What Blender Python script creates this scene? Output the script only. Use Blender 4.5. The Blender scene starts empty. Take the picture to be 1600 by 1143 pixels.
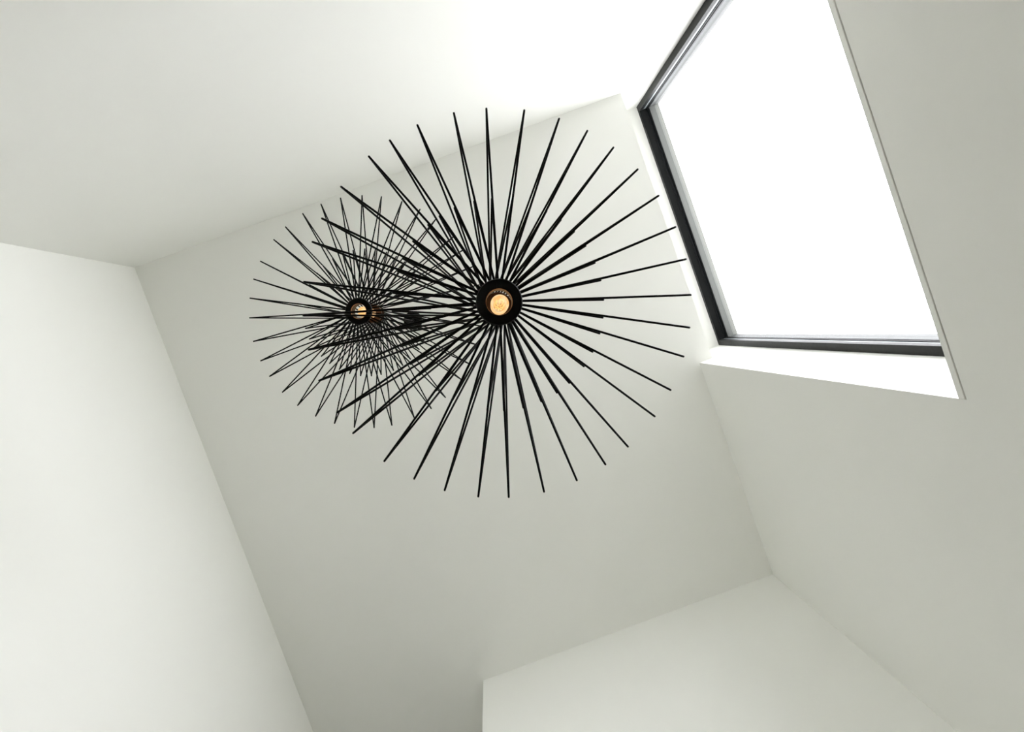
import bpy, bmesh, math
from mathutils import Vector, Matrix

scene = bpy.context.scene
C = bpy.context.collection

# ------------------------------------------------------------------ camera
EYE = 1.5                                   # eye height above the floor
FPX = 1174.73                               # focal length in pixels of a 1600 px wide frame
RIGHT = Vector((0.9401567, 0.3395447, -0.0285454))
DOWN = Vector((-0.3405229, 0.9392553, -0.0429375))
FWD = Vector((0.0122322, 0.0500883, 0.9986699))
cam_data = bpy.data.cameras.new('camera')
cam_data.sensor_fit = 'HORIZONTAL'
cam_data.sensor_width = 36.0
cam_data.lens = FPX * 36.0 / 1600.0
cam_data.clip_start = 0.02
cam = bpy.data.objects.new('camera', cam_data)
C.objects.link(cam)
M = Matrix.Identity(4)
for i in range(3):
    M[i][0] = RIGHT[i]
    M[i][1] = -DOWN[i]
    M[i][2] = -FWD[i]
    M[i][3] = (0, 0, EYE)[i]
cam.matrix_world = M
scene.camera = cam

# ------------------------------------------------------------------ overcast sky, exposure
world = bpy.data.worlds.new('overcast_sky')
scene.world = world
world.use_nodes = True
bg = world.node_tree.nodes['Background']
bg.inputs['Color'].default_value = (1.0, 1.0, 1.04, 1)
bg.inputs['Strength'].default_value = 7.75
scene.view_settings.view_transform = 'Standard'
scene.view_settings.look = 'None'
scene.view_settings.gamma = 1.0
scene.view_settings.use_curve_mapping = False
scene.view_settings.exposure = 0.0
scene.cycles.max_bounces = 12
scene.cycles.diffuse_bounces = 10
scene.cycles.glossy_bounces = 6
scene.cycles.transparent_max_bounces = 16
scene.cycles.use_denoising = True

# ------------------------------------------------------------------ materials
def new_mat(name):
    m = bpy.data.materials.new(name)
    m.use_nodes = True
    nt = m.node_tree
    return m, nt, nt.nodes['Principled BSDF'], nt.nodes['Material Output']

def plaster(name, col, rough=0.75, bump=0.04, var=0.012):
    m, nt, p, o = new_mat(name)
    tc = nt.nodes.new('ShaderNodeTexCoord')
    n1 = nt.nodes.new('ShaderNodeTexNoise'); n1.inputs['Scale'].default_value = 1.3
    n1.inputs['Detail'].default_value = 3
    n2 = nt.nodes.new('ShaderNodeTexNoise'); n2.inputs['Scale'].default_value = 160
    n2.inputs['Detail'].default_value = 4
    mix = nt.nodes.new('ShaderNodeMix'); mix.data_type = 'RGBA'
    mix.inputs['A'].default_value = (col[0] * (1 - var), col[1] * (1 - var), col[2] * (1 - 1.6 * var), 1)
    mix.inputs['B'].default_value = (col[0] * (1 + var), col[1] * (1 + var), col[2] * (1 + var), 1)
    bp = nt.nodes.new('ShaderNodeBump'); bp.inputs['Strength'].default_value = bump
    bp.inputs['Distance'].default_value = 0.002
    nt.links.new(tc.outputs['Object'], n1.inputs['Vector'])
    nt.links.new(tc.outputs['Object'], n2.inputs['Vector'])
    nt.links.new(n1.outputs['Fac'], mix.inputs['Factor'])
    nt.links.new(n2.outputs['Fac'], bp.inputs['Height'])
    nt.links.new(mix.outputs['Result'], p.inputs['Base Color'])
    nt.links.new(bp.outputs['Normal'], p.inputs['Normal'])
    p.inputs['Roughness'].default_value = rough
    p.inputs['Specular IOR Level'].default_value = 0.25
    return m

def metal(name, col, rough, metallic=0.0, spec=0.5, scale=60):
    m, nt, p, o = new_mat(name)
    tc = nt.nodes.new('ShaderNodeTexCoord')
    n1 = nt.nodes.new('ShaderNodeTexNoise'); n1.inputs['Scale'].default_value = scale
    r = nt.nodes.new('ShaderNodeMapRange')
    r.inputs['To Min'].default_value = rough * 0.85
    r.inputs['To Max'].default_value = rough * 1.15
    nt.links.new(tc.outputs['Object'], n1.inputs['Vector'])
    nt.links.new(n1.outputs['Fac'], r.inputs['Value'])
    nt.links.new(r.outputs['Result'], p.inputs['Roughness'])
    p.inputs['Base Color'].default_value = (*col, 1)
    p.inputs['Metallic'].default_value = metallic
    p.inputs['Specular IOR Level'].default_value = spec
    return m

def emission(name, col, strength):
    m, nt, p, o = new_mat(name)
    nt.nodes.remove(p)
    e = nt.nodes.new('ShaderNodeEmission')
    e.inputs['Color'].default_value = (*col, 1)
    e.inputs['Strength'].default_value = strength
    nt.links.new(e.outputs[0], o.inputs['Surface'])
    return m

def pane_glass(name):
    m, nt, p, o = new_mat(name)
    nt.nodes.remove(p)
    t = nt.nodes.new('ShaderNodeBsdfTransparent'); t.inputs['Color'].default_value = (0.98, 0.985, 0.98, 1)
    g = nt.nodes.new('ShaderNodeBsdfGlossy'); g.inputs['Roughness'].default_value = 0.02
    lw = nt.nodes.new('ShaderNodeLayerWeight'); lw.inputs['Blend'].default_value = 0.5
    pw = nt.nodes.new('ShaderNodeMath'); pw.operation = 'POWER'; pw.inputs[1].default_value = 5.0
    fr = nt.nodes.new('ShaderNodeMath'); fr.operation = 'MULTIPLY_ADD'
    fr.inputs[1].default_value = 0.96; fr.inputs[2].default_value = 0.04
    nt.links.new(lw.outputs['Facing'], pw.inputs[0]); nt.links.new(pw.outputs[0], fr.inputs[0])
    mx = nt.nodes.new('ShaderNodeMixShader')
    nt.links.new(fr.outputs[0], mx.inputs[0])
    nt.links.new(t.outputs[0], mx.inputs[1]); nt.links.new(g.outputs[0], mx.inputs[2])
    nt.links.new(mx.outputs[0], o.inputs['Surface'])
    return m

def bulb_glass(name):
    # amber glass that glows from the filament inside
    m, nt, p, o = new_mat(name)
    nt.nodes.remove(p)
    t = nt.nodes.new('ShaderNodeBsdfTransparent'); t.inputs['Color'].default_value = (1.0, 0.82, 0.55, 1)
    e = nt.nodes.new('ShaderNodeEmission')
    tc = nt.nodes.new('ShaderNodeTexCoord')
    n = nt.nodes.new('ShaderNodeTexNoise'); n.inputs['Scale'].default_value = 45
    cr = nt.nodes.new('ShaderNodeValToRGB')
    cr.color_ramp.elements[0].position = 0.42; cr.color_ramp.elements[0].color = (1.0, 0.52, 0.19, 1)
    cr.color_ramp.elements[1].position = 0.58; cr.color_ramp.elements[1].color = (1.0, 0.78, 0.45, 1)
    nt.links.new(tc.outputs['Object'], n.inputs['Vector'])
    nt.links.new(n.outputs['Fac'], cr.inputs['Fac'])
    nt.links.new(cr.outputs['Color'], e.inputs['Color'])
    e.inputs['Strength'].default_value = 1.25
    mx = nt.nodes.new('ShaderNodeMixShader'); mx.inputs[0].default_value = 0.62
    nt.links.new(t.outputs[0], mx.inputs[1]); nt.links.new(e.outputs[0], mx.inputs[2])
    nt.links.new(mx.outputs[0], o.inputs['Surface'])
    return m

WALL = plaster('white_wall_paint', (0.88, 0.881, 0.852))
CEIL = plaster('white_ceiling_paint', (0.88, 0.881, 0.852))
SILL = plaster('white_sill_lacquer', (0.86, 0.86, 0.83), 0.45, 0.01)
FLOOR = plaster('pale_oak_floor', (0.36, 0.32, 0.28), 0.5, 0.05, 0.06)
GROUND = plaster('paved_ground', (0.18, 0.18, 0.17), 0.9, 0.1, 0.05)
BLACK = metal('black_powder_coat', (0.003, 0.003, 0.003), 0.5, 0.0, 0.1)
BRONZE = metal('dark_bronze', (0.07, 0.035, 0.02), 0.35, 0.6)
COPPER = metal('copper_rim', (0.45, 0.22, 0.11), 0.35, 1.0)
FRAME = metal('anthracite_aluminium', (0.005, 0.006, 0.0065), 0.5, 0.0, 0.2)
BEAD_LIT = metal('bead_painted_sky_sheen', (0.42, 0.47, 0.50), 0.4, 0.3)  # upright beads: sky reflection on the frame sides put into a pale bluish colour
RUBBER = metal('black_rubber_gasket', (0.005, 0.006, 0.007), 0.6, 0.0, 0.15)
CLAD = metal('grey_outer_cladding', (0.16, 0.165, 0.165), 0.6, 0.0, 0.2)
CLAD_LIT = metal('head_cladding_painted_light', (0.42, 0.43, 0.43), 0.6, 0.0, 0.2)  # same outer cladding, light on the head put into a paler colour
GLASS = pane_glass('window_glass')
BULB = bulb_glass('amber_bulb_glass')
FILAMENT = emission('glowing_filament', (1.0, 0.50, 0.16), 2.2)

# ------------------------------------------------------------------ helpers
def link(name, bm, mat, parent=None, smooth=False):
    bmesh.ops.recalc_face_normals(bm, faces=bm.faces)
    me = bpy.data.meshes.new(name)
    bm.to_mesh(me); bm.free()
    if smooth:
        for p in me.polygons: p.use_smooth = True
    me.materials.append(mat)
    o = bpy.data.objects.new(name, me)
    C.objects.link(o)
    if parent: o.parent = parent
    return o

def box(bm, x0, x1, y0, y1, z0, z1):
    v = [bm.verts.new((x, y, z)) for z in (z0, z1) for y in (y0, y1) for x in (x0, x1)]
    for f in ((0, 1, 3, 2), (4, 5, 7, 6), (0, 1, 5, 4), (2, 3, 7, 6), (0, 2, 6, 4), (1, 3, 7, 5)):
        bm.faces.new([v[i] for i in f])

def prism(bm, pts, axis, a, b):
    def mk(p, t):
        return (t, p[0], p[1]) if axis == 'x' else (p[0], p[1], t)
    A = [bm.verts.new(mk(p, a)) for p in pts]
    B = [bm.verts.new(mk(p, b)) for p in pts]
    bm.faces.new(A); bm.faces.new(B[::-1])
    n = len(pts)
    for i in range(n):
        bm.faces.new((A[i], A[(i + 1) % n], B[(i + 1) % n], B[i]))

def lathe(bm, prof, n=32, closed=False):
    """prof: list of (radius, z); radius 0 becomes a pole"""
    rings = []
    for r, z in prof:
        if r < 1e-6:
            rings.append([bm.verts.new((0, 0, z))])
        else:
            rings.append([bm.verts.new((r * math.cos(2 * math.pi * i / n), r * math.sin(2 * math.pi * i / n), z)) for i in range(n)])
    k = len(rings)
    for j in range(k if closed else k - 1):
        a, b = rings[j], rings[(j + 1) % k]
        for i in range(n):
            i2 = (i + 1) % n
            if len(a) == 1 and len(b) > 1: bm.faces.new((a[0], b[i], b[i2]))
            elif len(b) == 1 and len(a) > 1: bm.faces.new((a[i], b[0], a[i2]))
            elif len(a) > 1: bm.faces.new((a[i], b[i], b[i2], a[i2]))

def tube(bm, pts, r, n=8):
    pts = [Vector(p) for p in pts]
    rings = []
    up = None
    for i, p in enumerate(pts):
        if i == 0: d = pts[1] - p
        elif i == len(pts) - 1: d = p - pts[i - 1]
        else: d = (pts[i + 1] - p).normalized() + (p - pts[i - 1]).normalized()
        if d.length < 1e-9: d = pts[i] - pts[i - 1]
        d.normalize()
        if up is None:
            up = d.orthogonal().normalized()
        else:
            up = (up - d * up.dot(d))
            up = up.normalized() if up.length > 1e-6 else d.orthogonal().normalized()
        s = d.cross(up)
        rings.append([bm.verts.new(p + r * (math.cos(2 * math.pi * k / n) * up + math.sin(2 * math.pi * k / n) * s)) for k in range(n)])
    for a, b in zip(rings, rings[1:]):
        for k in range(n):
            bm.faces.new((a[k], a[(k + 1) % n], b[(k + 1) % n], b[k]))
    bm.faces.new(rings[0][::-1]); bm.faces.new(rings[-1])

def structure(o):
    o['kind'] = 'structure'
    return o

# ------------------------------------------------------------------ the room (metres, camera over the origin)
XL, XR, XE, XF = -2.039, 1.2505, 1.345, 1.570        # left wall, window wall, ceiling lip, window frame
YT, YB, Y2 = -1.1945, 2.1895, 0.6585                 # back wall, pier wall, window jamb
XP = -0.845                                          # free corner of the pier wall
ZC = EYE + 5.0                                       # ceiling
ZH = EYE + 5.557                                     # window head
ZS = EYE + 2.2015                                    # top of the sill
XO = 1.70                                            # outer face of the window wall
YE = YB + 5.0                                        # end of the passage beside the pier
ZTOP = ZH + 0.3

bm = bmesh.new(); box(bm, XL - 0.3, XO, YT - 0.3, YE + 0.3, -0.2, 0.0)
structure(link('floor', bm, FLOOR))

bm = bmesh.new()
prism(bm, [(XL, YT), (XE, YT), (XE, Y2), (XR, Y2), (XR, YB), (XP, YB), (XP, YE), (XL, YE)], 'z', ZC, ZH)
box(bm, XL, XO, YT, Y2, ZH, ZTOP)
structure(link('ceiling', bm, CEIL))

bm = bmesh.new(); box(bm, XL - 0.3, XO, YT - 0.3, YT, 0, ZTOP)
structure(link('wall_back', bm, WALL))
bm = bmesh.new(); box(bm, XL - 0.3, XL, YT, YE, 0, ZTOP)
structure(link('wall_left', bm, WALL))
bm = bmesh.new(); box(bm, XL - 0.3, XP, YE, YE + 0.3, 0, ZTOP)
structure(link('wall_passage', bm, WALL))
bm = bmesh.new(); box(bm, XP, XR, YB, YE + 0.3, 0, ZTOP)
structure(link('wall_front', bm, WALL))
SB = ZS - 0.030                                      # underside of the sill board
bm = bmesh.new()
prism(bm, [(YT, 0), (YE + 0.3, 0), (YE + 0.3, ZTOP), (Y2, ZTOP), (Y2, SB - 0.006), (YT, SB - 0.006)], 'x', XR, XO)
structure(link('wall_right', bm, WALL))

# open ground around the house
bm = bmesh.new(); box(bm, -150, 150, -150, 150, -0.6, -0.25)
structure(link('ground', bm, GROUND))

# ------------------------------------------------------------------ the window
win = bpy.data.objects.new('window_1', None); C.objects.link(win)
win.location = (XF, (YT + Y2) / 2, ZS)
win['kind'] = 'structure'
win['label'] = 'tall fixed window with slim dark frame, white sky behind'
OX, OY, OZ = win.location
def wpart(name, mat, boxes, smooth=False):
    b = bmesh.new()
    for (x0, x1, y0, y1, z0, z1) in boxes:
        box(b, x0 - OX, x1 - OX, y0 - OY, y1 - OY, z0 - OZ, z1 - OZ)
    return link(name, b, mat, win)
def ring(x0, x1, w, inset=0.0):
    """four members of a rectangular frame of width w, inset from the opening"""
    a, b, c, d = YT + inset, Y2 - inset, ZS + inset, ZH - inset
    return [(x0, x1, a, a + w, c, d), (x0, x1, b - w, b, c, d),
            (x0, x1, a + w, b - w, d - w, d), (x0, x1, a + w, b - w, c, c + w)]
FW = 0.042
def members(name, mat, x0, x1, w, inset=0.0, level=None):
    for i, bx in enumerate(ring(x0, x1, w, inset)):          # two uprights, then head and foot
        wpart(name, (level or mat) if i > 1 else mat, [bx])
members('frame_member', FRAME, XF, XF + 0.028, FW)
members('glazing_bead', BEAD_LIT, XF + 0.028, XF + 0.046, FW - 0.003, 0.0, FRAME)
members('gasket', RUBBER, XF + 0.046, XF + 0.058, FW)
wpart('pane', GLASS, [(XF + 0.058, XF + 0.064, YT + 0.01, Y2 - 0.01, ZS + 0.01, ZH - 0.01)])
members('outer_frame', FRAME, XF + 0.064, XF + 0.075, FW)
members('outer_cladding', CLAD, XF + 0.075, XO + 0.02, FW - 0.004, 0.0, CLAD_LIT)
# the sill board: fills the opening width, stands just proud of the wall over a shadow joint
b = bmesh.new()
box(b, XR - 0.002 - OX, XF - OX, YT - OY, Y2 - OY, SB - OZ, 0.0)
o = link('window_sill', b, SILL, win)
bv = o.modifiers.new('edge', 'BEVEL'); bv.width = 0.002; bv.segments = 2
# packing under the sill, set back so that the joint reads as a dark line
wpart('sill_packing', RUBBER, [(XR + 0.02, XO, YT, Y2, SB - 0.006, SB), (XF, XO, YT, Y2, SB, ZS)])

# ------------------------------------------------------------------ starburst pendant lamps
RING_R, UP_R, ZUP = 0.050, 0.039, 0.42
TWIST = math.radians(-32)
def spike_mesh(name, R, zt, r=0.0026):
    """one hairpin of bent rod: lower ring -> tip -> upper ring"""
    b = bmesh.new()
    ri = RING_R - 0.006
    A = Vector((ri, 0, 0.004))
    T = Vector((R, 0, zt))
    ru = UP_R - 0.005
    B = Vector((ru * math.cos(TWIST), ru * math.sin(TWIST), ZUP))
    n = (B - A); d = (T - (A + B) / 2).normalized(); n = (n - d * n.dot(d)).normalized()
    w = r * 1.05
    pts = [A, T - d * 0.006 - n * w, T - d * 0.002 - n * w * 0.8, T, T - d * 0.002 + n * w * 0.8, T - d * 0.006 + n * w, B]
    tube(b, pts, r, 8)
    bmesh.ops.recalc_face_normals(b, faces=b.faces)
    me = bpy.data.meshes.new(name); b.to_mesh(me); b.free()
    for p in me.polygons: p.use_smooth = True
    me.materials.append(BLACK)
    return me
LONG = spike_mesh('long_spike', 0.476, 0.18)
SHORT = spike_mesh('short_spike', 0.262, 0.20)

def add(name, mesh, parent, loc=(0, 0, 0), rz=0.0):
    o = bpy.data.objects.new(name, mesh); C.objects.link(o)
    o.parent = parent; o.location = loc; o.rotation_euler = (0, 0, rz)
    return o

def make_lamp(loc, angles, label, rose):
    root = bpy.data.objects.new('starburst_pendant_lamp', None); C.objects.link(root)
    root.location = loc
    root['label'] = label; root['category'] = 'pendant lamp'; root['group'] = 'black starburst pendant lamps'
    drop = ZC - loc[2]
    b = bmesh.new()                                           # lower ring: short open collar
    lathe(b, [(RING_R, -0.004), (RING_R + 0.002, 0.0), (RING_R + 0.002, 0.014), (RING_R, 0.016), (0.034, 0.018), (0.032, 0.085), (0.0295, 0.085), (0.0295, -0.002), (0.031, -0.004)], 48, True)
    low = link('lower_ring', b, BLACK, root)
    b = bmesh.new(); lathe(b, [(0.0298, -0.0046), (0.0298, 0.004), (0.0288, 0.004), (0.0288, -0.0046)], 48, True)
    link('copper_lip', b, COPPER, low, True)
    b = bmesh.new()                                           # upper ring
    lathe(b, [(UP_R, ZUP - 0.010), (UP_R + 0.002, ZUP - 0.006), (UP_R + 0.002, ZUP + 0.008), (UP_R, ZUP + 0.010), (0.022, ZUP + 0.010), (0.022, ZUP - 0.010)], 48, True)
    link('upper_ring', b, BRONZE, root)
    for a in angles:
        add('long_spike', LONG, root, (0, 0, 0), math.radians(a))
        add('short_spike', SHORT, root, (0, 0, 0), math.radians(a))
    b = bmesh.new()                                           # lamp holder
    lathe(b, [(0.0, 0.336), (0.040, 0.336), (0.041, 0.344), (0.0235, 0.372), (0.0235, 0.470), (0.022, 0.482), (0.010, 0.490), (0.007, 0.512), (0.0, 0.512)], 32)
    link('lamp_holder', b, BRONZE, root, False)
    b = bmesh.new()                                           # tubular filament bulb
    lathe(b, [(0.0, 0.055), (0.008, 0.0565), (0.0145, 0.062), (0.019, 0.071), (0.0213, 0.083), (0.0218, 0.099), (0.0218, 0.262), (0.0205, 0.285), (0.017, 0.305), (0.0135, 0.322), (0.0125, 0.337)], 32)
    bulb = link('bulb', b, BULB, root, True)
    bulb.location = (0.0022, 0.0012, 0)                       # hangs a touch off the axis
    b = bmesh.new()
    for k in range(4):
        a0 = 2 * math.pi * k / 4 + 0.5; a1 = a0 + math.pi / 4
        p = lambda a, z, r: (r * math.cos(a), r * math.sin(a), z)
        tube(b, [p(a0, 0.315, 0.004), p(a0, 0.29, 0.0105), p(a0, 0.092, 0.0115), p((a0 + a1) / 2, 0.085, 0.0095), p(a1, 0.092, 0.0115), p(a1, 0.29, 0.0105), p(a1, 0.31, 0.004)], 0.0011, 6)
    link('filament', b, FILAMENT, bulb)
    b = bmesh.new(); tube(b, [(0, 0, 0.505), (0, 0, drop - 0.045)], 0.0028, 8)
    link('cord', b, BLACK, root, True)
    b = bmesh.new()
    lathe(b, [(0.0, drop - 0.062), (0.008, drop - 0.062), (0.010, drop - 0.050), (rose - 0.004, drop - 0.050), (rose, drop - 0.046), (rose, drop), (0.0, drop)], 40)
    link('ceiling_canopy', b, BLACK, root)
    return root

NEAR = [-173.4, -163.3, -153.45, -141.5, -134.1, -123.3, -111.3, -103.6, -94.4, -83.2, -73.6, -62.5, -52.0, -43.0, -33.9, -24.3, -14.4, -3.9,
        6.1, 16.8, 26.5, 35.3, 46.0, 55.2, 67.3, 75.9, 85.7, 96.1, 106.8, 115.9, 126.1, 135.8, 146.1, 158.5, 166.2, 177.0]
FAR = [-174.5, -162.8, -153.1, -143.6, -134.2, -121.7, -113.2, -102.5, -92.4, -82.4, -71.8, -62.3, -52.0, -42.4, -33.3, -21.1, -13.0, -3.5,
       6.0, 16.2, 26.5, 36.2, 46.5, 55.3, 67.2, 76.2, 85.8, 97.6, 106.5, 116.3, 126.3, 136.3, 146.6, 156.5, 166.5, 175.3]
make_lamp((0.0420, -0.0594, EYE + 1.67), NEAR, 'black starburst pendant lamp of thin rods, hanging lower on the longer cord', 0.022)
make_lamp((-0.4497, -0.2544, EYE + 2.93), FAR, 'black starburst pendant lamp of thin rods, hanging higher on the shorter cord', 0.060)
